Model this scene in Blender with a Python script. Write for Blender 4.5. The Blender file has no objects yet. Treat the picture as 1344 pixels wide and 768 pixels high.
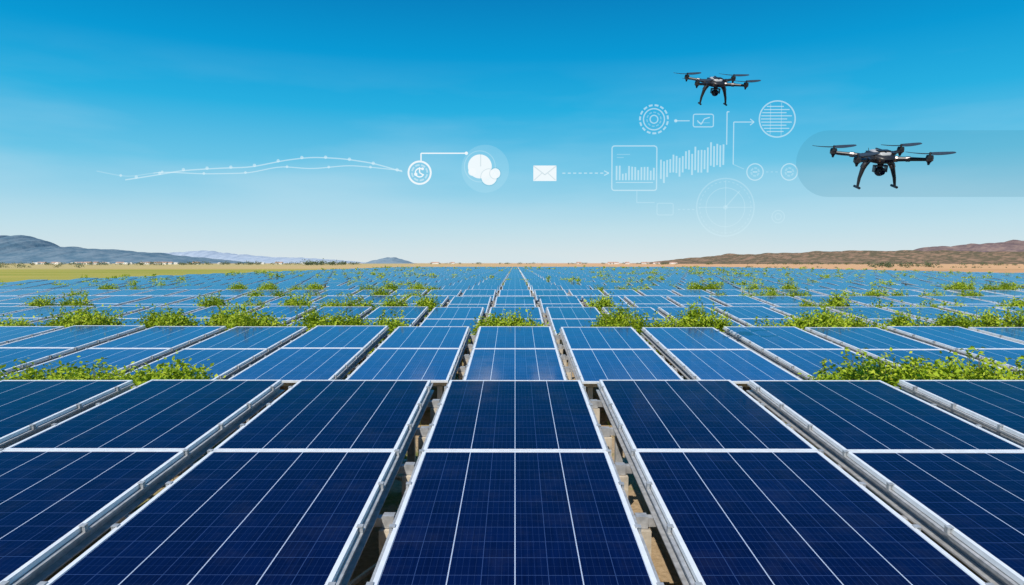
import bpy, math, random
import numpy as np
from mathutils import Vector, Matrix
random.seed(7); rng=np.random.default_rng(7)
sc=bpy.context.scene
# ---------------------------------------------------------------- constants
F=896.0; CAMZ=3.2
PITCH=math.atan(39/F); YAW=math.atan(4/F)
SP=2.2; W2=0.96; L=5.9; TILT=math.radians(4.5); ZN=1.01
PITCHROW=8.45; D1=4.1
XMIN,XMAX=-22,40
def near(k): return D1+PITCHROW*(k-1)
Rcam=Matrix.Rotation(YAW,4,'Z')@Matrix.Rotation(math.pi/2-PITCH,4,'X')
def Wp(px,py,D):
    d=Rcam@Vector(((px-672)/F,(384-py)/F,-1.0)); t=D/d.y
    return (d.x*t, CAMZ+d.z*t)
# ---------------------------------------------------------------- node helpers
def new_mat(name):
    m=bpy.data.materials.new(name); m.use_nodes=True
    nt=m.node_tree; b=nt.nodes['Principled BSDF']
    return m,nt,b
def lk(nt,a,b): nt.links.new(a,b)
def mth(nt,op,a,b=None,c=None,clamp=False):
    n=nt.nodes.new('ShaderNodeMath'); n.operation=op; n.use_clamp=clamp
    for i,v in enumerate((a,b,c)):
        if v is None: continue
        if isinstance(v,(int,float)): n.inputs[i].default_value=v
        else: lk(nt,v,n.inputs[i])
    return n.outputs[0]
def mixc(nt,f,a,b):
    n=nt.nodes.new('ShaderNodeMix'); n.data_type='RGBA'
    for s,v in ((n.inputs[0],f),(n.inputs[6],a),(n.inputs[7],b)):
        if isinstance(v,(int,float)): s.default_value=v
        elif isinstance(v,tuple): s.default_value=(*v[:3],1)
        else: lk(nt,v,s)
    return n.outputs[2]
def noise(nt,vec,scale,detail=4,rough=0.55):
    n=nt.nodes.new('ShaderNodeTexNoise'); n.inputs['Scale'].default_value=scale
    n.inputs['Detail'].default_value=detail; n.inputs['Roughness'].default_value=rough
    if vec is not None: lk(nt,vec,n.inputs['Vector'])
    return n.outputs['Fac']
def mapping(nt,vec,scale):
    n=nt.nodes.new('ShaderNodeMapping'); n.inputs['Scale'].default_value=scale
    lk(nt,vec,n.inputs['Vector']); return n.outputs[0]
def mrange(nt,v,a,b,c=0.0,d=1.0):
    n=nt.nodes.new('ShaderNodeMapRange'); lk(nt,v,n.inputs[0])
    for i,x in enumerate((a,b,c,d)): n.inputs[i+1].default_value=x
    return n.outputs[0]
def bump(nt,b,h,strength,dist=0.02):
    n=nt.nodes.new('ShaderNodeBump'); n.inputs['Strength'].default_value=strength
    n.inputs['Distance'].default_value=dist; lk(nt,h,n.inputs['Height']); lk(nt,n.outputs[0],b.inputs['Normal'])
def pos(nt): return nt.nodes.new('ShaderNodeNewGeometry').outputs['Position']
def simple(name,col,rough=0.6,metal=0.0,var=0.25,scale=6,bmp=0.0):
    m,nt,b=new_mat(name); p=pos(nt); n=noise(nt,p,scale,6)
    f=mrange(nt,n,0.3,0.7)
    c=mixc(nt,f,tuple(x*(1-var) for x in col),tuple(min(1,x*(1+var)) for x in col))
    lk(nt,c,b.inputs['Base Color']); b.inputs['Roughness'].default_value=rough; b.inputs['Metallic'].default_value=metal
    if bmp: bump(nt,b,n,bmp)
    return m
# ---------------------------------------------------------------- solar cell material
def cell_mat(name,c1,c2,linec,finec,spec,dustamt,bigw,tvar):
    m,nt,b=new_mat(name)
    uv=nt.nodes.new('ShaderNodeUVMap').outputs[0]
    sx=nt.nodes.new('ShaderNodeSeparateXYZ'); lk(nt,uv,sx.inputs[0]); u,v=sx.outputs[0],sx.outputs[1]
    def line(coord,n,w):
        t=mth(nt,'MULTIPLY',coord,n); r=mth(nt,'ROUND',t); d=mth(nt,'ABSOLUTE',mth(nt,'SUBTRACT',t,r))
        return mth(nt,'LESS_THAN',d,w*n)
    big=line(u,4,bigw)
    fu=line(u,8,0.0014); fv=line(v,12,0.0011); hv=line(v,24,0.0005)
    bus=line(u,40,0.0006)
    p=pos(nt)
    comb=nt.nodes.new('ShaderNodeCombineXYZ')
    lk(nt,mth(nt,'FLOOR',mth(nt,'MULTIPLY',u,8)),comb.inputs[0]); lk(nt,mth(nt,'FLOOR',mth(nt,'MULTIPLY',v,12)),comb.inputs[1])
    pf=nt.nodes.new('ShaderNodeSeparateXYZ'); lk(nt,p,pf.inputs[0])
    colid=mth(nt,'FLOOR',mth(nt,'DIVIDE',mth(nt,'ADD',pf.outputs[0],1.1),SP)); lk(nt,colid,comb.inputs[2])
    wn=nt.nodes.new('ShaderNodeTexWhiteNoise'); wn.noise_dimensions='3D'; lk(nt,comb.outputs[0],wn.inputs['Vector'])
    comb2=nt.nodes.new('ShaderNodeCombineXYZ'); lk(nt,colid,comb2.inputs[0])
    lk(nt,mth(nt,'FLOOR',mth(nt,'DIVIDE',mth(nt,'SUBTRACT',pf.outputs[1],D1-1.0),PITCHROW)),comb2.inputs[1])
    wn2=nt.nodes.new('ShaderNodeTexWhiteNoise'); wn2.noise_dimensions='3D'; lk(nt,comb2.outputs[0],wn2.inputs['Vector'])
    st=noise(nt,mapping(nt,p,(60,1.5,1.5)),1.0,3,0.7)
    big_n=noise(nt,p,0.35,3)
    f=mth(nt,'ADD',mth(nt,'MULTIPLY',wn.outputs[0],0.35),mth(nt,'ADD',mth(nt,'MULTIPLY',mrange(nt,st,0.35,0.7),0.5),mth(nt,'MULTIPLY',big_n,0.3)),clamp=True)
    c=mixc(nt,f,c1,c2)
    c=mixc(nt,mth(nt,'MULTIPLY',wn2.outputs[0],tvar),c,tuple(x*2.2 for x in c2))
    c=mixc(nt,mth(nt,'MULTIPLY',bus,0.35),c,finec)
    c=mixc(nt,mth(nt,'MULTIPLY',hv,0.3),c,finec)
    c=mixc(nt,mth(nt,'MULTIPLY',mth(nt,'MAXIMUM',fu,fv),0.75),c,finec)
    c=mixc(nt,mth(nt,'MULTIPLY',big,0.9),c,linec)
    dust=noise(nt,p,2.3,6,0.7)
    c=mixc(nt,mth(nt,'MULTIPLY',mrange(nt,dust,0.5,0.9),dustamt),c,(0.30,0.32,0.34))
    lk(nt,c,b.inputs['Base Color'])
    lk(nt,mrange(nt,dust,0.3,0.8,0.06,0.20),b.inputs['Roughness'])
    b.inputs['Specular IOR Level'].default_value=spec
    wav=noise(nt,p,0.8,2); bump(nt,b,wav,0.05,0.01)
    return m
M_cell_dark=cell_mat('cell_glass_dark',(0.0006,0.0020,0.022),(0.0016,0.008,0.058),(0.46,0.54,0.68),(0.035,0.07,0.19),0.055,0.035,0.0023,0.06)
M_cell=cell_mat('cell_glass_light',(0.005,0.024,0.10),(0.015,0.062,0.21),(0.60,0.70,0.82),(0.12,0.22,0.42),0.27,0.08,0.0030,0.22)  # lighter copy of the cells; part of the sky reflection put into the colour
M_frame=simple('anodised_aluminium',(0.80,0.81,0.82),0.42,0.1,0.08,9)
M_rail=simple('galvanised_steel',(0.43,0.43,0.43),0.5,0.3,0.25,14,0.1)
M_back=simple('backsheet',(0.6,0.6,0.6),0.7,0,0.05)
M_conc=simple('concrete',(0.54,0.47,0.37),0.9,0,0.3,8,0.4)
# ---------------------------------------------------------------- mesh builder
class MB:
    def __init__(s): s.v=[];s.f=[];s.m=[];s.uv=[]
    def quad(s,pts,mat,uv=None):
        i=len(s.v); s.v+= [tuple(p) for p in pts]; s.f.append(tuple(range(i,i+len(pts)))); s.m.append(mat)
        s.uv.append(uv if uv else [(0,0)]*len(pts))
    def hexa(s,c,mat):
        i=len(s.v); s.v+=[tuple(p) for p in c]
        for q in ((0,3,2,1),(4,5,6,7),(0,1,5,4),(1,2,6,5),(2,3,7,6),(3,0,4,7)):
            s.f.append(tuple(i+a for a in q)); s.m.append(mat); s.uv.append([(0,0)]*4)
    def box(s,x0,x1,y0,y1,z0,z1,mat,xf=None):
        c=[(x0,y0,z0),(x1,y0,z0),(x1,y1,z0),(x0,y1,z0),(x0,y0,z1),(x1,y0,z1),(x1,y1,z1),(x0,y1,z1)]
        if xf: c=[xf(*p) for p in c]
        s.hexa(c,mat)
    def tube(s,p0,p1,r0,r1,mat,n=12):
        p0=Vector(p0);p1=Vector(p1);d=(p1-p0).normalized()
        a=d.orthogonal().normalized();b=d.cross(a);i=len(s.v)
        for p,r in ((p0,r0),(p1,r1)):
            for k in range(n):
                t=2*math.pi*k/n; s.v.append(tuple(p+a*(r*math.cos(t))+b*(r*math.sin(t))))
        for k in range(n):
            j=(k+1)%n; s.f.append((i+k,i+j,i+n+j,i+n+k)); s.m.append(mat); s.uv.append([(0,0)]*4)
        s.f.append(tuple(i+k for k in reversed(range(n)))); s.m.append(mat); s.uv.append([(0,0)]*n)
        s.f.append(tuple(i+n+k for k in range(n))); s.m.append(mat); s.uv.append([(0,0)]*n)
    def mesh(s,name,mats):
        me=bpy.data.meshes.new(name); me.from_pydata(s.v,[],s.f)
        for m in mats: me.materials.append(m)
        me.polygons.foreach_set('material_index',s.m)
        ul=me.uv_layers.new(name='UVMap'); flat=[c for u in s.uv for p in u for c in p]; ul.data.foreach_set('uv',flat)
        me.update(); return me
def add(name,me,loc=(0,0,0),rot=(0,0,0),scale=(1,1,1),parent=None,smooth=False):
    o=bpy.data.objects.new(name,me); sc.collection.objects.link(o)
    o.location=loc;o.rotation_euler=rot;o.scale=scale
    if parent: o.parent=parent
    if smooth:
        for p in me.polygons: p.use_smooth=True
    return o
ct,st_=math.cos(TILT),math.sin(TILT)
def tf(x,s,t): return (x, s*ct-t*st_, ZN+s*st_+t*ct)
MATS=[None,M_frame,M_rail,M_back,M_conc]
def table_mesh(name,cell,fw=0.036):
    b=MB()
    for (s0,s1) in ((0,2.94),(2.96,L)):
        q=[(-W2+fw,s0+fw),(W2-fw,s0+fw),(W2-fw,s1-fw),(-W2+fw,s1-fw)]
        b.quad([tf(x,s,0) for x,s in q],0,[(0,0),(1,0),(1,1),(0,1)])
        b.quad([tf(x,s,-0.008) for x,s in reversed(q)],3)
        b.box(-W2,-W2+fw,s0,s1,-0.036,0.006,1,tf); b.box(W2-fw,W2,s0,s1,-0.036,0.006,1,tf)
        b.box(-W2+fw,W2-fw,s0,s0+fw,-0.035,0.005,1,tf); b.box(-W2+fw,W2-fw,s1-fw,s1,-0.035,0.005,1,tf)
    for sg in (-1,1):
        xa,xb=sorted((sg*0.966,sg*0.998)); b.box(xa,xb,0.03,L-0.03,-0.058,-0.038,2,tf)
        xa,xb=sorted((sg*0.930,sg*0.938)); b.box(xa,xb,0.03,L-0.03,-0.15,-0.040,2,tf)
        xa,xb=sorted((sg*0.940,sg*1.008)); b.box(xa,xb,0.03,L-0.03,-0.152,-0.138,2,tf)
        for s in np.arange(0.35,L,0.85):
            xa,xb=sorted((sg*0.948,sg*0.996))
            b.box(xa,xb,s,s+0.05,0.008,0.016,2,tf)
            xa,xb=sorted((sg*0.972,sg*0.996)); b.box(xa,xb,s+.005,s+0.045,-0.036,0.006,2,tf)
    for s in (0.55,1.75,2.95,4.15,5.35):
        b.box(-1.097,1.097,s-0.035,s+0.035,-0.235,-0.155,2,tf)
    rr=random.Random(4)
    for i,s in enumerate((0.55,1.15,1.75,2.35,2.95,3.55,4.15,4.75,5.35)):
        x,y,z=tf(1.1,s,-0.24)
        if i%2==0:
            b.box(x-0.07,x+0.07,y-0.10,y+0.10,0.28,z-0.01,4)
            b.box(x-0.10,x+0.10,y-0.17,y+0.17,0.0,0.28,4)
            b.box(x-0.05,x+0.05,y-0.05,y+0.05,z-0.005,z+0.10,2)
        else:
            b.box(x-0.085+rr.uniform(-.03,.03),x+0.06,y-0.08+rr.uniform(-.08,.03),y+0.07+rr.uniform(-.02,.08),0.0,z-0.35+rr.uniform(-.1,.1),4)
    for sg in (-1,1):
        for s in (0.55,5.35):
            x,y,z=tf(sg*0.75,s,-0.24)
            b.box(x-0.05,x+0.05,y-0.05,y+0.05,0,z,2)
    for s in (0.55,2.95):
        p0=tf(0.85,s,-0.25); p1=(0.85,p0[1]+2.2,0.15); b.tube(p0,p1,0.025,0.025,2,6)
    return b.mesh(name,[cell]+MATS[1:])
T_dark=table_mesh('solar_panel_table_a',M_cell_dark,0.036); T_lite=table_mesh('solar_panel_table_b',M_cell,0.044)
near_cols={0:6,1:7,2:10,3:14,4:18,5:18}
for k,nc in near_cols.items():
    for c in range(-nc,nc+1):
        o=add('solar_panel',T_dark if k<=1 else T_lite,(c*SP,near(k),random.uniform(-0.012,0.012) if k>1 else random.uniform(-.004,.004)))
        o.rotation_euler=(random.uniform(-.003,.003) if k>1 else random.uniform(-.001,.001),0,0)
fb=MB(); fw=0.055
fb.box(-W2,W2,0,L,-0.04,0,1,tf)
for (s0,s1) in ((0,2.94),(2.96,L)):
    q=[(-W2+fw,s0+fw),(W2-fw,s0+fw),(W2-fw,s1-fw),(-W2+fw,s1-fw)]
    fb.quad([tf(x,s,0.005) for x,s in q],0,[(0,0),(1,0),(1,1),(0,1)])
for sg in (-1,1):
    xa,xb=sorted((sg*0.92,sg*0.95)); fb.box(xa,xb,0.03,L-0.03,-0.13,-0.05,2,tf)
    for s in (0.55,5.35):
        x,y,z=tf(sg*0.85,s,-0.05); fb.box(x-0.06,x+0.06,y-0.06,y+0.06,0,z,4)
tv=np.array(fb.v);nfv=len(tv)
P=[]
for k in range(0,36):
    for c in range(XMIN,XMAX+1):
        if k in near_cols and abs(c)<=near_cols[k]: continue
        D=near(k)
        if abs(c*SP)>0.95*(D+6)+14: continue
        if k>5 and random.random()<0.02: continue
        P.append((c*SP,D,random.uniform(-0.03,0.03)))
P=np.array(P);N=len(P)
V=(tv[None]+P[:,None,:]).reshape(-1,3)
tl=np.array([len(f) for f in fb.f]); tf_=np.concatenate([np.array(f) for f in fb.f])
me=bpy.data.meshes.new('solar_panel_field')
me.vertices.add(len(V)); me.vertices.foreach_set('co',V.ravel())
loops=(tf_[None]+(np.arange(N)*nfv)[:,None]).ravel()
me.loops.add(len(loops)); me.loops.foreach_set('vertex_index',loops.astype(np.int32))
npoly=N*len(tl); me.polygons.add(npoly)
ls=np.concatenate([[0],np.cumsum(np.tile(tl,N))[:-1]])
me.polygons.foreach_set('loop_start',ls.astype(np.int32))
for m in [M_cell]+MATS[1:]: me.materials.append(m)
me.polygons.foreach_set('material_index',np.tile(np.array(fb.m),N).astype(np.int32))
ul=me.uv_layers.new(name='UVMap'); uvt=np.array([c for u in fb.uv for p in u for c in p]); ul.data.foreach_set('uv',np.tile(uvt,N))
me.update(calc_edges=True); me.validate()
add('solar_panel_field',me)
# ---------------------------------------------------------------- ground
m,nt,b=new_mat('ground'); p=pos(nt)
sx=nt.nodes.new('ShaderNodeSeparateXYZ'); lk(nt,p,sx.inputs[0])
n1=noise(nt,p,0.9,8,0.65); n2=noise(nt,p,0.12,5); n3=noise(nt,p,14,6,0.7)
sand=mixc(nt,mrange(nt,n3,0.3,0.7),(0.32,0.22,0.12),(0.54,0.40,0.25))
c_in=mixc(nt,mrange(nt,n1,0.52,0.66),sand,(0.15,0.18,0.04))
nl=noise(nt,mapping(nt,p,(0.01,0.045,1)),1.0,6,0.6)
left=mixc(nt,mrange(nt,nl,0.38,0.60),(0.48,0.39,0.10),(0.30,0.31,0.055))
left=mixc(nt,mrange(nt,sx.outputs[1],300,650),left,(0.54,0.39,0.17))
right=mixc(nt,mrange(nt,nl,0.4,0.7),(0.68,0.37,0.18),(0.46,0.27,0.13))
edge=mth(nt,'ADD',sx.outputs[0],mth(nt,'MULTIPLY',mth(nt,'SUBTRACT',n2,0.5),6))
c=mixc(nt,mrange(nt,edge,-50,-54),c_in,left)
c=mixc(nt,mrange(nt,edge,89,93),c,right)
far=mixc(nt,mrange(nt,sx.outputs[0],-300,150),(0.52,0.41,0.18),(0.68,0.39,0.20))
c=mixc(nt,mrange(nt,sx.outputs[1],305,400),c,far)
c=mixc(nt,mrange(nt,sx.outputs[1],1500,4500),c,(0.62,0.46,0.34))
lk(nt,c,b.inputs['Base Color']); b.inputs['Roughness'].default_value=0.95; b.inputs['Specular IOR Level'].default_value=0.05
bump(nt,b,n3,0.6,0.05)
M_ground=m
g=MB(); S=9000
g.quad([(-S,-S,0),(S,-S,0),(S,S,0),(-S,S,0)],0); add('ground',g.mesh('ground',[M_ground]))
# ---------------------------------------------------------------- foliage
def leaf_mat(name,dark,mid,light,tr=0.35):
    m,nt,b=new_mat(name); g=nt.nodes.new('ShaderNodeNewGeometry'); r=g.outputs['Random Per Island']
    n=noise(nt,g.outputs['Position'],2.2,3)
    f=mth(nt,'ADD',mth(nt,'MULTIPLY',r,0.5),mth(nt,'MULTIPLY',mrange(nt,n,0.3,0.7),0.5))
    cr=nt.nodes.new('ShaderNodeValToRGB'); lk(nt,f,cr.inputs[0]); e=cr.color_ramp.elements
    e[0].position=0.1;e[0].color=(*dark,1);e[1].position=0.9;e[1].color=(*light,1)
    x=cr.color_ramp.elements.new(0.5);x.color=(*mid,1)
    lk(nt,cr.outputs[0],b.inputs['Base Color']); b.inputs['Roughness'].default_value=0.6; b.inputs['Specular IOR Level'].default_value=0.12
    t=nt.nodes.new('ShaderNodeBsdfTranslucent'); lk(nt,cr.outputs[0],t.inputs[0])
    mx=nt.nodes.new('ShaderNodeMixShader'); mx.inputs[0].default_value=tr
    lk(nt,b.outputs[0],mx.inputs[1]); lk(nt,t.outputs[0],mx.inputs[2])
    lk(nt,mx.outputs[0],nt.nodes['Material Output'].inputs[0]); return m
M_leaf=leaf_mat('leaf',(0.11,0.19,0.012),(0.36,0.48,0.025),(0.62,0.66,0.07),0.3)
M_stem=simple('stem',(0.14,0.13,0.05),0.8)
def leaves_np(cent,size,r,upb=0.6,asp=0.6):
    n=len(cent)
    nrm=r.normal(size=(n,3)); nrm[:,2]=np.abs(nrm[:,2])+upb; nrm[:,1]-=0.4; nrm/=np.linalg.norm(nrm,axis=1)[:,None]
    a=r.normal(size=(n,3)); a-= (a*nrm).sum(1)[:,None]*nrm; a/=np.linalg.norm(a,axis=1)[:,None]
    bb=np.cross(nrm,a); s=size*r.uniform(0.6,1.4,size=(n,1))
    v=np.stack([cent-a*s,cent+bb*s*asp+nrm*s*0.15,cent+a*s,cent-bb*s*asp+nrm*s*0.15],1)
    return v.reshape(-1,3)
def quads_mesh(name,V,mats,extra=None):
    nq=len(V)//4; me=bpy.data.meshes.new(name)
    F_=np.arange(nq*4).reshape(-1,4)
    v=V.tolist(); f=F_.tolist(); mi=[0]*nq
    if extra:
        o=len(v); v+=extra.v; f+=[tuple(o+a for a in q) for q in extra.f]; mi+=[1]*len(extra.f)
    me.from_pydata(v,[],f)
    for m in mats: me.materials.append(m)
    me.polygons.foreach_set('material_index',mi); me.update(); return me
def bush_pts(r,w,d,h,ncl,nleaf,rr=(0.09,0.20)):
    cents=[];
    for i in range(ncl):
        a=r.uniform(0,2*math.pi); q=math.sqrt(r.uniform(0,1))
        x=q*math.cos(a)*w/2; y=q*math.sin(a)*d/2
        z=h*(1-0.30*q*q)*(0.35+0.62*math.sqrt(r.uniform(0,1)))
        cents.append((x,y,z))
    cents=np.array(cents); out=[]
    for cc in cents:
        rad=r.uniform(*rr)
        out.append(cc+r.normal(size=(nleaf//ncl,3))*rad*np.array([1,1,0.7]))
    out=np.concatenate(out); out[:,2]=np.abs(out[:,2]); return cents,out
def bush_mesh(name,seed,w,d,h,ncl=46,nleaf=4600,ls=0.040):
    r=np.random.default_rng(seed); cents,pts=bush_pts(r,w,d,h,ncl,nleaf)
    sp=[]
    ex=MB()
    for i in range(8):
        bx,by=r.uniform(-w/2,w/2)*0.8,r.uniform(-d/2,d/2)*0.8; hh=h*r.uniform(0.9,1.15)
        lean=r.normal(size=2)*0.10
        for t in np.linspace(0.45,1,38): sp.append((bx+lean[0]*t+r.normal()*0.045,by+lean[1]*t+r.normal()*0.045,hh*t))
        ex.tube((bx*0.5,by*0.5,0),(bx+lean[0],by+lean[1],hh*0.95),0.014,0.004,0,5)
    for c in cents[::2]: ex.tube((c[0]*0.15,c[1]*0.15,0),tuple(c),0.015,0.004,0,5)
    V=leaves_np(np.concatenate([pts,np.array(sp)]),ls,r)
    V[:,2]=np.maximum(V[:,2],0.01)
    return quads_mesh(name,V,[M_leaf,M_stem],ex)
BM=[bush_mesh('bush_a',1,1.5,1.0,1.45),bush_mesh('bush_b',2,1.2,0.9,1.5),bush_mesh('bush_c',3,1.8,1.1,1.38,54,5200),bush_mesh('bush_d',4,1.0,0.8,1.52,36,3600)]
def gapc(k): return near(k)+L+1.27
def put_bush(px,D,hs=1.0,ws=1.0):
    X=(px-676)/F*D
    add('bush',random.choice(BM),(X,D+random.uniform(-.25,.25),0),(0,0,random.uniform(0,6.28)),(ws,ws,hs*random.uniform(.92,1.06)))
for px,hs in ((-60,1),(-20,.95),(30,.96),(75,1.03),(112,1.05),(150,.9),(190,1.0),(228,.98),(1104,1.05),(1130,1.1),(1168,.96),(1205,1.1),(1238,.92),(1285,1.1),(1330,1.06),(1372,1),(1420,1)):
    put_bush(px,gapc(1),hs)
for px,hs in ((20,1.05),(88,1.16),(112,1.22),(140,1.14),(205,1.2),(232,1.16),(295,1.18),(322,1.26),(348,1.16),(412,1.14),(438,1.22),(465,1.16),(515,1.12),(650,1.06),(672,1.12),(692,1.06),(800,1.16),(822,1.2),(842,1.1),(888,1.16),(915,1.22),(942,1.14),(1000,1.06),(1050,1.16),(1075,1.22),(1102,1.16),(1130,1.08),(1190,1.16),(1240,1.2),(1262,1.1),(1300,1.2),(1335,1.15),(-30,1.1),(1380,1.1)):
    put_bush(px,gapc(2),hs)
for k in (3,4,5):
    X=-0.80*gapc(k)
    while X<0.80*gapc(k):
        lane=-0.7 if abs(X)<gapc(k)*0.10 else 0
        if (math.sin(X*0.55+k*2.1)+math.sin(X*0.23+k)*0.8+random.uniform(-.9,.9))+lane>0.0:
            add('bush',random.choice(BM),(X,gapc(k)+random.uniform(-.4,.4),0),(0,0,random.uniform(0,6.28)),(1.1,1.1,random.uniform(1.02,1.26)))
        X+=random.uniform(0.9,2.0)
allV=[]
for k in range(6,34):
    D=gapc(k); ext=0.8*D+5
    X=max(-50,-ext); X1=min(88,ext)
    step=1.5 if k<14 else 2.3
    nl=420 if k<9 else (190 if k<16 else 70)
    while X<X1:
        dens=math.sin(X*0.31+k*1.7)+0.8*math.sin(X*0.11+k*0.9)+random.uniform(-1.2,1.2)+(0.2 if abs(X)>D*0.12 else -0.9)
        if dens>0.35:
            tall=1.0 if random.random()>0.15 else 1.22
            w=random.uniform(1.2,2.3)
            _,pt=bush_pts(rng,w,1.4,random.uniform(1.5,1.85)*tall,10,nl)
            pt+=np.array([X,D+random.uniform(-.5,.5),0])
            allV.append(leaves_np(pt,0.065 if k<9 else (0.10 if k<16 else 0.18),rng))
        X+=random.uniform(0.6,1.4)*step
add('distant_bushes',quads_mesh('distant_bushes',np.concatenate(allV),[M_leaf]))
M_grass=leaf_mat('grass_blade',(0.10,0.14,0.015),(0.24,0.30,0.035),(0.46,0.42,0.10),0.3)
pts=[]
for k in range(0,7):
    D=gapc(k); ext=min(0.85*D+4,60); n=int(ext*2*(240 if k<3 else 60))
    x=rng.uniform(-ext,ext,n); y=D+rng.normal(size=n)*0.65
    keep=(np.sin(x*1.9+k)+np.sin(y*3.1+x*0.7)+rng.uniform(-1,1,n))>0
    pts.append(np.stack([x[keep],y[keep],np.zeros(keep.sum())],1))
pts=np.concatenate(pts); n=len(pts)
h=rng.uniform(0.10,0.38,n)[:,None]; ang=rng.uniform(0,6.28,n); dx=np.stack([np.cos(ang),np.sin(ang),np.zeros(n)],1)*0.012
ln=np.stack([rng.normal(size=n)*0.07,rng.normal(size=n)*0.07,np.zeros(n)],1); up=np.array([0,0,1.0])[None]*h
V=np.stack([pts-dx,pts+dx,pts+dx*0.3+ln+up,pts-dx*0.3+ln+up],1).reshape(-1,3)
add('grass',quads_mesh('grass',V,[M_grass]))
M_rock=simple('stone',(0.50,0.43,0.33),0.9,0,0.4,5,0.4)
rk=MB(); r=random.Random(5)
for i in range(1500):
    if r.random()<0.75:
        c=r.randint(-7,6)+0.5; x=c*SP+r.uniform(-.16,.16); y=r.uniform(2,12)
    else:
        x=r.uniform(-16,16); y=gapc(r.choice([0,1,2]))+r.uniform(-1,1)
    s=r.uniform(0.015,0.08); pv=[]
    for sx_,sy_,sz_ in ((-1,-1,0),(1,-1,0),(1,1,0),(-1,1,0),(-.6,-.6,1),(.6,-.6,1),(.6,.6,1),(-.6,.6,1)):
        pv.append((x+s*sx_*r.uniform(.6,1.2),y+s*sy_*r.uniform(.6,1.2),s*sz_*r.uniform(.7,1.2)-0.002))
    rk.hexa(pv,0)
add('gravel',rk.mesh('gravel',[M_rock]))
# ---------------------------------------------------------------- hills
def hill(name,prof,D,depth,mat,nz,seed):
    r=random.Random(seed); ph=[r.uniform(0,6.28) for _ in range(12)]
    xs=[p[0] for p in prof]; ys=[p[1] for p in prof]
    nx,ny=300,34; v=[];f=[]
    for j in range(ny):
        t=j/(ny-1); fall=math.sin(math.pi*min(1,t/0.62)*0.5)**1.2 if t<0.62 else math.cos((t-0.62)/0.38*math.pi/2)
        for i in range(nx):
            px=xs[0]+(xs[-1]-xs[0])*i/(nx-1); py=float(np.interp(px,xs,ys))
            X,Z=Wp(px,py,D)
            hgt=max(0,(345-py)/F*D)
            u=px*0.07
            rid=sum(abs(math.sin(u*(0.8+0.9*q)+ph[q]+t*5*math.sin(ph[q+4])))/(1+q) for q in range(5))/2.2
            z=(hgt+3)*fall*(1-nz*(1-t)*rid) + (hgt*0.06)*math.sin(u*3.1+ph[9])*math.sin(u*7+ph[10])*fall
            v.append((X,D-depth*0.62+depth*t,z-2))
    for j in range(ny-1):
        for i in range(nx-1):
            a=j*nx+i; f.append((a,a+1,a+nx+1,a+nx))
    me=bpy.data.meshes.new(name); me.from_pydata(v,[],f); me.materials.append(mat); me.update()
    add(name,me,smooth=True)
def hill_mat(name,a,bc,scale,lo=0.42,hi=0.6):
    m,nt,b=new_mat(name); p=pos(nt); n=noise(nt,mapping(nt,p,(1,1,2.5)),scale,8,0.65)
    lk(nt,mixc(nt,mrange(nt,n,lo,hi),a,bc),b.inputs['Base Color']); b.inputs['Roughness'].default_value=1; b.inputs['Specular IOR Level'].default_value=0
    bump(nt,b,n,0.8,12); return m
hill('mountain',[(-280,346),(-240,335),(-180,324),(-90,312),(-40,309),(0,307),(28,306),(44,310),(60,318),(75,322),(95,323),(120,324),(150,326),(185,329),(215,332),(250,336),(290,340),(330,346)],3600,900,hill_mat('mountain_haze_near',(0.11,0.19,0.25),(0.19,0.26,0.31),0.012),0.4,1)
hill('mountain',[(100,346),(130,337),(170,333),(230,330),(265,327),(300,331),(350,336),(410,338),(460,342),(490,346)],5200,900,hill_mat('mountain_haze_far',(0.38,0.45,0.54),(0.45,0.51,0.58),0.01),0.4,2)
hill('hill',[(478,346),(490,341),(505,337),(520,337),(533,341),(545,346)],3000,300,hill_mat('hill_small',(0.18,0.26,0.32),(0.24,0.31,0.36),0.02),0.3,3)  # blue-grey distance haze mixed into the hill colours
hill('hill',[(835,346),(870,341),(905,337),(950,332),(990,331),(1040,329),(1085,327),(1130,326),(1180,327),(1230,326),(1290,329),(1344,328),(1440,331),(1540,346)],2200,700,hill_mat('hill_scrub',(0.15,0.125,0.08),(0.33,0.21,0.14),0.035,0.45,0.58),0.6,4)
hill('mountain',[(1130,346),(1195,330),(1225,320),(1255,318),(1285,317),(1310,312),(1330,313),(1360,311),(1430,316),(1540,330),(1600,346)],3200,800,hill_mat('mountain_brown',(0.18,0.13,0.13),(0.30,0.21,0.18),0.016),0.7,5)
V=[];r=np.random.default_rng(11)
def trees(px0,px1,D,n,h,den=60):
    for i in range(n):
        X=(r.uniform(px0,px1)-676)/F*D; y=D+r.uniform(-20,20); hh=h*r.uniform(0.5,1.2)
        w=hh*r.uniform(0.9,2.2)
        p=r.normal(size=(den,3))*np.array([w/3,w/3,hh/4])+np.array([X,y,hh*0.5]); p[:,2]=np.abs(p[:,2])
        V.append(leaves_np(p,hh*0.16,r))
trees(-40,250,900,50,4); trees(240,470,1100,60,5); trees(560,850,1500,35,4); trees(860,1150,1200,50,4); trees(1140,1230,520,20,3.5); trees(1230,1400,800,20,3.5); trees(-60,120,420,10,2.2); trees(400,450,900,18,6); trees(900,1344,420,40,1.2)
M_tree=leaf_mat('distant_leaf',(0.07,0.10,0.06),(0.12,0.15,0.07),(0.19,0.21,0.09),0.2)
add('distant_trees',quads_mesh('distant_trees',np.concatenate(V),[M_tree]))
M_wall=simple('whitewash',(0.85,0.80,0.74),0.9,0,0.08,0.05); M_roof=simple('roof_tile',(0.50,0.30,0.22),0.9,0,0.2,0.05); M_win=simple('window_dark',(0.08,0.09,0.11),0.3)
town=MB(); r2=random.Random(3)
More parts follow.
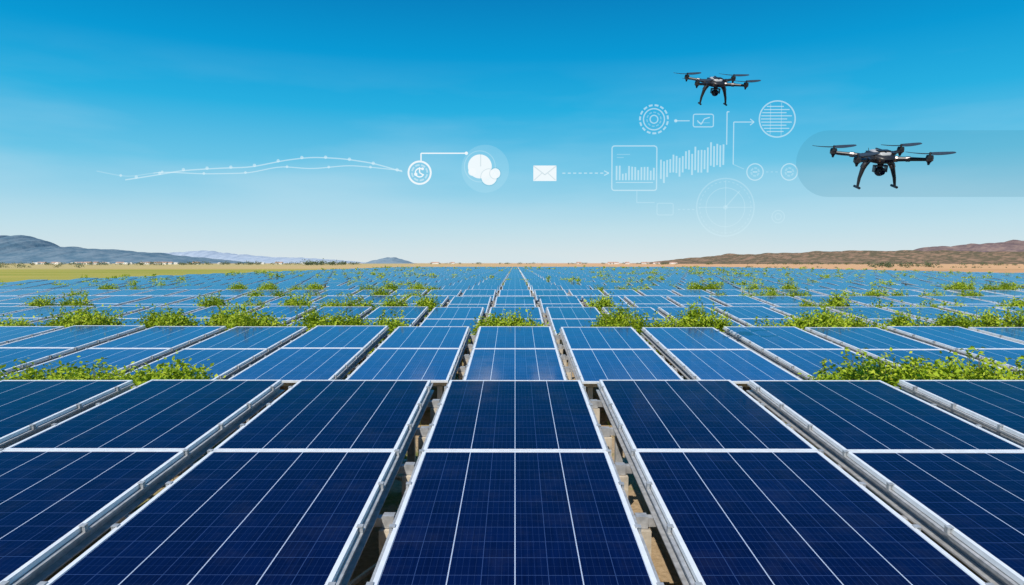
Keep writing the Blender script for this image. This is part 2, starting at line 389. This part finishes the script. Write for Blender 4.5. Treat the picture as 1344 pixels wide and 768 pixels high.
def house(X,Y,w,d,h,gable):
    town.box(X-w/2,X+w/2,Y,Y+d,0,h,0)
    if gable:
        a=[(X-w/2-.4,Y-.4,h),(X+w/2+.4,Y-.4,h),(X+w/2+.4,Y+d+.4,h),(X-w/2-.4,Y+d+.4,h)]; r0=(X-w/2-.4,Y+d/2,h+d*.22); r1=(X+w/2+.4,Y+d/2,h+d*.22)
        town.quad([a[0],a[1],r1,r0],1); town.quad([a[2],a[3],r0,r1],1); town.quad([a[0],r0,a[3]],1); town.quad([a[1],a[2],r1],1)
    else: town.box(X-w/2+.3,X+w/2-.3,Y+.3,Y+d-.3,h,h+.6,0)
    nwin=max(2,int(w/3))
    for fl in range(int(h//3)):
        for i in range(nwin):
            wx=X-w/2+(i+.5)*w/nwin; town.box(wx-.5,wx+.5,Y-.06,Y-.01,fl*3+1,fl*3+2.3,2)
for i in range(38):
    px=r2.choice([r2.uniform(70,235),r2.uniform(70,235),r2.uniform(20,420)]); D=r2.uniform(1300,1700)
    house((px-676)/F*D,D,r2.uniform(8,20),r2.uniform(8,10),3.2,r2.random()<.4)
for i in range(10):
    px=r2.uniform(560,900); D=r2.uniform(1600,1900); house((px-676)/F*D,D,r2.uniform(8,22),10,3.2,True)
add('distant_town',town.mesh('distant_town',[M_wall,M_roof,M_win]))
# ---------------------------------------------------------------- drones
M_blk=simple('black_carbon',(0.018,0.018,0.02),0.38,0,0.3,30); M_gry=simple('grey_shell',(0.42,0.42,0.42),0.35,0,0.1,20)
M_mot=simple('motor_metal',(0.12,0.11,0.11),0.3,0.8,0.2,30); M_prop=simple('propeller_plastic',(0.035,0.045,0.055),0.4,0,0.2,20)
M_lens,nt,b=new_mat('lens_glass'); b.inputs['Base Color'].default_value=(0.005,0.005,0.01,1); b.inputs['Roughness'].default_value=0.05
M_cop=simple('copper_accent',(0.22,0.12,0.07),0.4,0.6,0.1,20)
DM=[M_blk,M_gry,M_mot,M_prop,M_lens,M_cop]
def loft(b,secs,mat,n=16,pw=3.2):
    base=len(b.v)
    for (y,cx,cz,hw,hh) in secs:
        for k in range(n):
            t=2*math.pi*k/n; c_,s_=math.cos(t),math.sin(t)
            b.v.append((cx+hw*math.copysign(abs(c_)**(2/pw),c_),y,cz+hh*math.copysign(abs(s_)**(2/pw),s_)))
    for q in range(len(secs)-1):
        for k in range(n):
            j=(k+1)%n; a=base+q*n
            b.f.append((a+k,a+j,a+n+j,a+n+k)); b.m.append(mat); b.uv.append([(0,0)]*4)
    for a,rev in ((base,True),(base+(len(secs)-1)*n,False)):
        idx=list(range(a,a+n)); b.f.append(tuple(idx if not rev else idx[::-1])); b.m.append(mat); b.uv.append([(0,0)]*n)
def drone(loc,rot,scale,angs):
    e=bpy.data.objects.new('drone',None); sc.collection.objects.link(e); e.location=loc; e.rotation_euler=rot; e.scale=(scale,)*3
    b=MB(); loft(b,[(-.25,0,0,.05,.02),(-.22,0,0,.10,.045),(-.12,0,.005,.16,.065),(.05,0,.005,.175,.07),(.18,0,0,.14,.058),(.25,0,0,.07,.03)],0)
    add('body',b.mesh('body',DM),parent=e,smooth=True)
    b=MB(); loft(b,[(-.18,0,.058,.05,.012),(-.13,0,.068,.09,.026),(0,0,.074,.11,.034),(.12,0,.068,.09,.028),(.19,0,.05,.05,.012)],1)
    add('top_shell',b.mesh('top_shell',DM),parent=e,smooth=True)
    b=MB()
    for sg in (-1,1):
        b.box(sg*.085-.02,sg*.085+.02,-.225,-.19,-.02,.012,5); b.box(sg*.125-.02,sg*.125+.02,-.14,.1,.056,.082,0)
        b.box(sg*.045-.03,sg*.045+.03,-.13,-.02,.09,.112,0)
        b.tube((sg*.05,.2,.03),(sg*.055,.22,.10),.005,.003,0,6)
    b.box(-.012,.012,-.15,.12,.10,.113,0)
    b.box(-.05,.05,-.262,-.245,-.012,.012,4)
    add('sensors',b.mesh('sensors',DM),parent=e)
    for ai,(sx_,sy_) in enumerate(((-1,-1),(1,-1),(-1,1),(1,1))):
        mx,my,mz=.46*sx_,.36*sy_,.055
        b=MB()
        r0=Vector((.12*sx_,.12*sy_,0)); k1=Vector((.26*sx_,.22*sy_,.012)); r1=Vector((mx,my,mz-.03))
        b.tube(r0,k1,.036,.030,0); b.tube(k1-(r1-k1)*.08,k1+(r1-k1)*.12,.036,.036,2,12); b.tube(k1,r1,.028,.021,0)
        b.tube(r0-Vector((.01*sx_,.01*sy_,0)),r0+(k1-r0)*.35,.047,.040,2)
        add('arm_%d'%(ai+1),b.mesh('arm',DM),parent=e)
        b=MB(); b.tube((mx,my,mz-.065),(mx,my,mz-.045),.026,.04,0,20); b.tube((mx,my,mz-.045),(mx,my,mz-.01),.047,.047,2,20)
        b.tube((mx,my,mz-.006),(mx,my,mz+.025),.047,.040,0,20); b.tube((mx,my,mz+.025),(mx,my,mz+.055),.014,.01,2,12)
        b.tube((mx,my,mz-.10),(mx,my,mz-.065),.012,.022,0,12)
        add('motor_%d'%(ai+1),b.mesh('motor',DM),parent=e)
        b=MB(); R=.275; z0=mz+.045
        for blade in (0,math.pi):
            a0=angs[ai]+blade; prev=None
            for i in range(13):
                t=i/12; rr=.015+R*t; ch=.036*(0.35+1.5*t**.6*(1-t)**.5+0.25*(1-t))+.006; tw=math.radians(26-16*t)
                ring=[]
                for sgn,th in ((-1,.0035),(1,.0035),(1,-.0025),(-1,-.0025)):
                    lx=rr; ly=sgn*ch*(0.8 if sgn<0 else 1.2); lz=sgn*ch*math.sin(tw)*.6+th+.02*t*t
                    ring.append((mx+lx*math.cos(a0)-ly*math.sin(a0),my+lx*math.sin(a0)+ly*math.cos(a0),z0+lz))
                b.v+=ring; c_=len(b.v)-4
                if prev is not None:
                    for q in range(4):
                        w_=(q+1)%4; b.f.append((prev+q,prev+w_,c_+w_,c_+q)); b.m.append(3); b.uv.append([(0,0)]*4)
                prev=c_
            b.f.append((prev,prev+1,prev+2,prev+3)); b.m.append(3); b.uv.append([(0,0)]*4)
        b.tube((mx,my,z0-.008),(mx,my,z0+.02),.022,.012,0,16)
        add('propeller_%d'%(ai+1),b.mesh('propeller',DM),parent=e)
    for sg in (-1,1):
        b=MB()
        b.tube((sg*.125,0.02,-.02),(sg*.19,0.0,-.11),.044,.036,0); b.tube((sg*.188,0.0,-.105),(sg*.235,-.02,-.27),.034,.022,0)
        b.tube((sg*.234,-.02,-.265),(sg*.25,-.04,-.385),.023,.016,0); b.tube((sg*.25,-.10,-.388),(sg*.25,.05,-.388),.017,.017,0,10)
        b.tube((sg*.18,-.0,-.09),(sg*.20,0,-.135),.040,.037,2)
        add('landing_leg_%d'%(1 if sg<0 else 2),b.mesh('landing_leg',DM),parent=e)
    b=MB(); b.tube((0,-.06,-.10),(0,-.06,-.05),.03,.05,0,16); b.box(-.085,-.071,-.10,-.03,-.18,-.09,2); b.box(.071,.085,-.10,-.03,-.18,-.09,2); b.box(-.085,.085,-.10,-.03,-.105,-.088,2)
    add('gimbal',b.mesh('gimbal',DM),parent=e)
    b=MB(); secs=[]
    for i in range(9):
        a=math.pi*i/8; secs.append((-.065-.066*math.cos(a),0,-.17,max(.004,.066*math.sin(a)),max(.004,.066*math.sin(a))))
    loft(b,secs,0,20,2.0); b.tube((0,-.15,-.175),(0,-.10,-.17),.034,.038,2,20); b.tube((0,-.156,-.176),(0,-.1505,-.175),.028,.028,4,20)
    add('camera',b.mesh('camera',DM),parent=e)
    return e
X,Z=Wp(1154,207,8.6); drone((X,8.6,Z),(math.radians(18),math.radians(-1),math.radians(-1)),0.93,(0.12,-0.2,-0.08,0.10))
X,Z=Wp(939,109,13.2); drone((X,13.2,Z),(math.radians(24),math.radians(1),math.radians(3)),1.0,(-0.1,0.2,0.2,-0.12))
# ---------------------------------------------------------------- infographic overlay, added as flat glowing shapes
def overlay_mat(name,col,alpha,em=1.0):
    m=bpy.data.materials.new(name); m.use_nodes=True; nt=m.node_tree; nt.nodes.clear()
    o=nt.nodes.new('ShaderNodeOutputMaterial'); e=nt.nodes.new('ShaderNodeEmission'); t=nt.nodes.new('ShaderNodeBsdfTransparent'); x=nt.nodes.new('ShaderNodeMixShader')
    e.inputs[0].default_value=(*col,1); e.inputs[1].default_value=em; x.inputs[0].default_value=alpha
    lk(nt,t.outputs[0],x.inputs[1]); lk(nt,e.outputs[0],x.inputs[2]); lk(nt,x.outputs[0],o.inputs[0]); return m
H=[overlay_mat('overlay_bright',(0.9,0.97,1),0.95),overlay_mat('overlay_mid',(0.75,0.93,1),0.48),overlay_mat('overlay_faint',(0.7,0.92,1),0.24),overlay_mat('overlay_halo',(0.6,0.9,1),0.14),overlay_mat('overlay_band',(0.06,0.28,0.40),0.24)]
HD=30.0; HS=HD/F; layer=[0]
class Icon:
    def __init__(s,name,cx,cy): s.name=name; s.cx=cx; s.cy=cy; s.b=MB(); s.n=0; layer[0]+=1
    def P(s,x,y,o=0): return ((x-s.cx)*HS,o,(s.cy-y)*HS)
    def poly(s,pts,mat):
        s.n+=1; o=-0.002*s.n; s.b.quad([s.P(x,y,o) for x,y in pts],mat)
    def line(s,pts,w=1.6,mat=0):
        for (x0,y0),(x1,y1) in zip(pts[:-1],pts[1:]):
            d=math.hypot(x1-x0,y1-y0) or 1; nx,ny=-(y1-y0)/d*w/2,(x1-x0)/d*w/2
            s.poly([(x0+nx,y0+ny),(x0-nx,y0-ny),(x1-nx,y1-ny),(x1+nx,y1+ny)],mat)
    def ring(s,x,y,r,w=1.6,mat=0,a0=0,a1=360,n=48,dash=None):
        s.n+=1;o=-0.002*s.n
        for i in range(n):
            if dash and i%dash==0: continue
            t0=math.radians(a0+(a1-a0)*i/n);t1=math.radians(a0+(a1-a0)*(i+1)/n)
            s.b.quad([s.P(x+rr*math.cos(t),y+rr*math.sin(t),o) for rr,t in ((r-w/2,t0),(r+w/2,t0),(r+w/2,t1),(r-w/2,t1))],mat)
    def disc(s,x,y,r,mat=0,a0=0,a1=360,n=40):
        pts=[(x+r*math.cos(math.radians(a0+(a1-a0)*i/n)),y+r*math.sin(math.radians(a0+(a1-a0)*i/n))) for i in range(n+ (1 if a1-a0<360 else 0))]
        if a1-a0<360: pts.append((x,y))
        s.poly(pts,mat)
    def rrect(s,x0,y0,x1,y1,r=3,w=1.5,mat=0):
        pts=[]
        for cx,cy,a in ((x1-r,y0+r,-90),(x1-r,y1-r,0),(x0+r,y1-r,90),(x0+r,y0+r,180)):
            for i in range(5): t=math.radians(a+90*i/4); pts.append((cx+r*math.cos(t),cy+r*math.sin(t)))
        s.line(pts+[pts[0]],w,mat)
    def done(s):
        X,Z=Wp(s.cx,s.cy,HD); add(s.name,s.b.mesh(s.name,H),(X,HD-0.03*layer[0],Z))
def smooth_pts(p,n=60):
    xs=np.linspace(p[0][0],p[-1][0],n); X=np.array([a for a,_ in p]);Y=np.array([b for _,b in p]); ys=np.interp(xs,X,Y)
    for _ in range(4): ys[1:-1]=(ys[:-2]+ys[1:-1]*2+ys[2:])/4
    return list(zip(xs,ys))
ic=Icon('line_graph_overlay',350,220)
a=smooth_pts([(165,236),(205,230),(240,224),(290,221),(330,220),(375,211),(410,207),(450,209),(490,215),(528,226)])
c_=smooth_pts([(130,225),(170,233),(215,226),(270,229),(330,228),(370,219),(410,223),(460,218),(500,222),(528,225)])
ic.line(a,1.6,1); ic.line(c_[:12],1.3,2); ic.line(c_[11:],1.3,1)
for i in range(3,60,5): ic.disc(a[i][0],a[i][1],2.2,1,n=10)
for i in range(5,60,8): ic.disc(c_[i][0],c_[i][1],1.8,1,n=10)
ic.done()
ic=Icon('clock_icon_overlay',551,227)
ic.ring(551,227,14.5,2.4,0); ic.ring(551,227,10,2.2,1,dash=4,n=32); ic.ring(551,227,5.5,1.6,0,a0=20,a1=300); ic.line([(551,227),(551,220)],1.6,0); ic.line([(551,227),(556,230)],1.6,0); ic.disc(546,229,2.2,0,n=12); ic.disc(555,222,1.8,0,n=12)
ic.line([(553,212),(553,202),(612,202)],1.6,0); ic.disc(612,202,2.2,0,n=10); ic.done()
ic=Icon('pie_chart_icon_overlay',636,222)
ic.disc(637,222,31,3); ic.disc(630,219,15.5,0); ic.line([(631,203),(631,219)],1.4,4); ic.disc(642,233,10,0); ic.ring(642,233,11,1,4,n=40); ic.disc(650,228,6.5,0); ic.ring(650,228,7.3,1,4,n=30); ic.disc(620,226,5,0); ic.ring(630,219,20,1.2,2); ic.done()
ic=Icon('envelope_icon_overlay',715,228)
ic.poly([(700,218),(730,218),(730,238),(700,238)],0); ic.line([(700,218.5),(715,230),(730,218.5)],1.6,4); ic.line([(701,237),(711,228)],1.2,4); ic.line([(729,237),(719,228)],1.2,4); ic.done()
ic=Icon('dotted_arrow_overlay',768,229)
for x in range(738,794,7): ic.line([(x,228),(x+4,228)],1.6,1)
ic.line([(792,225),(798,228),(792,231)],1.5,1); ic.done()
ic=Icon('bar_chart_overlay',876,210)
ic.rrect(803,193,861,250,3,1.6,1)
rr=random.Random(2)
for i,x in enumerate(range(809,858,4)): ic.line([(x,237),(x,237-5-rr.uniform(2,14)-i*.3)],2.2,1)
ic.line([(808,240),(856,240)],1,1); ic.line([(809,204),(826,204)],1,2); ic.line([(809,208),(818,208)],1,2)
for i,x in enumerate(range(866,949,4)):
    t=i/20; m_=224-22*t+rr.uniform(-4,4); hh=rr.uniform(8,14)+3*t; ic.line([(x,m_+hh),(x,m_-hh)],2.3,1)
ic.line([(950,192),(950,150),(953,150)],1.5,1); ic.line([(835,251),(835,266),(858,266)],1.3,2)
ic.rrect(861,267,882,282,2,1.3,2)
for x in range(888,912,6): ic.line([(x,275),(x+3,275)],1.2,2)
ic.done()
ic=Icon('gear_icon_overlay',857,158)
ic.ring(857,158,18,2.4,1,dash=3,n=45); ic.ring(857,158,13.5,1.6,1); ic.ring(857,158,9,1.6,2,dash=3,n=30); ic.ring(857,158,5,1.5,1)
ic.line([(903,160),(884,160)],1.3,1); ic.disc(885,160,2.2,1,n=10); ic.done()
ic=Icon('message_icon_overlay',921,160)
ic.rrect(908,152,934,168,2,1.4,1); ic.line([(913,160),(918,165),(922,158),(929,156)],1.4,1); ic.line([(913,163),(929,163)],.9,2); ic.done()
ic=Icon('globe_icon_overlay',1017,158)
ic.ring(1017,158,23,1.8,1)
for i,y in enumerate(range(142,176,4)):
    hw=math.sqrt(max(0,21**2-(y-158)**2)); ic.line([(1017-hw,y),(1017+hw*(.9 if i%2 else .6),y)],1.3,1)
ic.line([(1008,139),(1008,178)],1.1,2); ic.line([(1022,137),(1022,180)],1.1,2)
ic.line([(961,216),(961,162),(986,162)],1.4,1); ic.line([(982,158),(987,162),(982,166)],1.3,1); ic.line([(961,216),(975,222)],1.2,2); ic.done()
ic=Icon('location_icon_overlay',1010,227)
for x in (988,1032):
    ic.ring(x,227,10.5,1.5,1); ic.ring(x,227,5,2.2,2,dash=4,n=24); ic.line([(x-3,227),(x+3,227)],1.5,1)
for x in range(1002,1020,6): ic.line([(x,227),(x+3,227)],1.2,2)
ic.done()
ic=Icon('target_icon_overlay',949,273)
ic.ring(949,273,37,1.7,2,n=72); ic.ring(949,273,33,.9,2,dash=2,n=72); ic.ring(949,273,25,1,2,n=60); ic.line([(949,238),(949,308)],1,2); ic.line([(914,273),(984,273)],1,2); ic.line([(949,273),(967,252)],1.4,2); ic.disc(949,273,3,2,n=14)
ic.ring(1017,285,8,1.2,2); ic.ring(1017,285,4,1,2); ic.done()
ic=Icon('overlay_band',1200,216)  # translucent band of the overlay graphics, added as a flat sheet
pts=[(1084+42*math.cos(math.radians(a)),216.5+42.5*math.sin(math.radians(a))) for a in range(90,271,10)]+[(1420,174),(1420,259)]
ic.poly(pts,4); ic.done()
# ---------------------------------------------------------------- world, sun, camera
SUN_EL=48; SUN_AZ=26   # sun behind the camera, to its left
w=bpy.data.worlds.new('World'); sc.world=w; w.use_nodes=True; nt=w.node_tree; bg=nt.nodes['Background']
sky=nt.nodes.new('ShaderNodeTexSky'); sky.sky_type='NISHITA'; sky.sun_disc=False
sky.sun_elevation=math.radians(SUN_EL); sky.sun_rotation=math.radians(180+SUN_AZ); sky.air_density=1.0; sky.dust_density=0.3; sky.ozone_density=4.0
tc=nt.nodes.new('ShaderNodeTexCoord'); sx=nt.nodes.new('ShaderNodeSeparateXYZ'); lk(nt,tc.outputs['Generated'],sx.inputs[0])
cr=nt.nodes.new('ShaderNodeValToRGB'); 
lk(nt,sx.outputs[2],cr.inputs[0]); e=cr.color_ramp.elements
stops=[(0.0,(0.72,0.79,0.81)),(0.05,(0.52,0.74,0.83)),(0.09,(0.32,0.65,0.82)),(0.135,(0.145,0.56,0.80)),(0.213,(0.018,0.43,0.75)),(0.285,(0.0,0.32,0.66)),(0.36,(0.0,0.215,0.52)),(1.0,(0.0,0.08,0.30))]
e[0].position=0;e[0].color=(*stops[0][1],1);e[1].position=1;e[1].color=(*stops[-1][1],1)
for p_,c in stops[1:-1]: x=e.new(p_); x.color=(*c,1)
sc_=nt.nodes.new('ShaderNodeVectorMath'); sc_.operation='SCALE'; lk(nt,cr.outputs[0],sc_.inputs[0]); sc_.inputs[3].default_value=10.0
hz=noise(nt,mapping(nt,tc.outputs['Generated'],(1.2,1.2,6)),1.6,5,0.5)
hzf=mth(nt,'MULTIPLY',mrange(nt,hz,0.45,0.72),mrange(nt,sx.outputs[2],0.28,0.12))
c=mixc(nt,0.02,sc_.outputs[0],sky.outputs[0])
c=mixc(nt,mth(nt,'MULTIPLY',hzf,0.45),c,(5.0,7.4,8.6))
lk(nt,c,bg.inputs[0]); bg.inputs[1].default_value=0.1
sd=bpy.data.lights.new('sun','SUN'); sd.energy=4.6; sd.angle=math.radians(0.5); sd.color=(1,0.95,0.87)
so=bpy.data.objects.new('sun',sd); sc.collection.objects.link(so)
el=math.radians(SUN_EL);az=math.radians(SUN_AZ)
dirv=Vector((math.sin(az)*math.cos(el),math.cos(az)*math.cos(el),-math.sin(el)))
so.rotation_euler=dirv.to_track_quat('-Z','Y').to_euler(); so.location=(-10,-20,30)
cd=bpy.data.cameras.new('camera'); cd.sensor_width=36; cd.lens=24; cd.clip_start=0.1; cd.clip_end=20000
co=bpy.data.objects.new('camera',cd); sc.collection.objects.link(co); co.location=(0,0,CAMZ); co.rotation_euler=(math.pi/2-PITCH,0,YAW)
sc.camera=co
sc.view_settings.view_transform='Standard'; sc.view_settings.look='None'; sc.view_settings.exposure=0
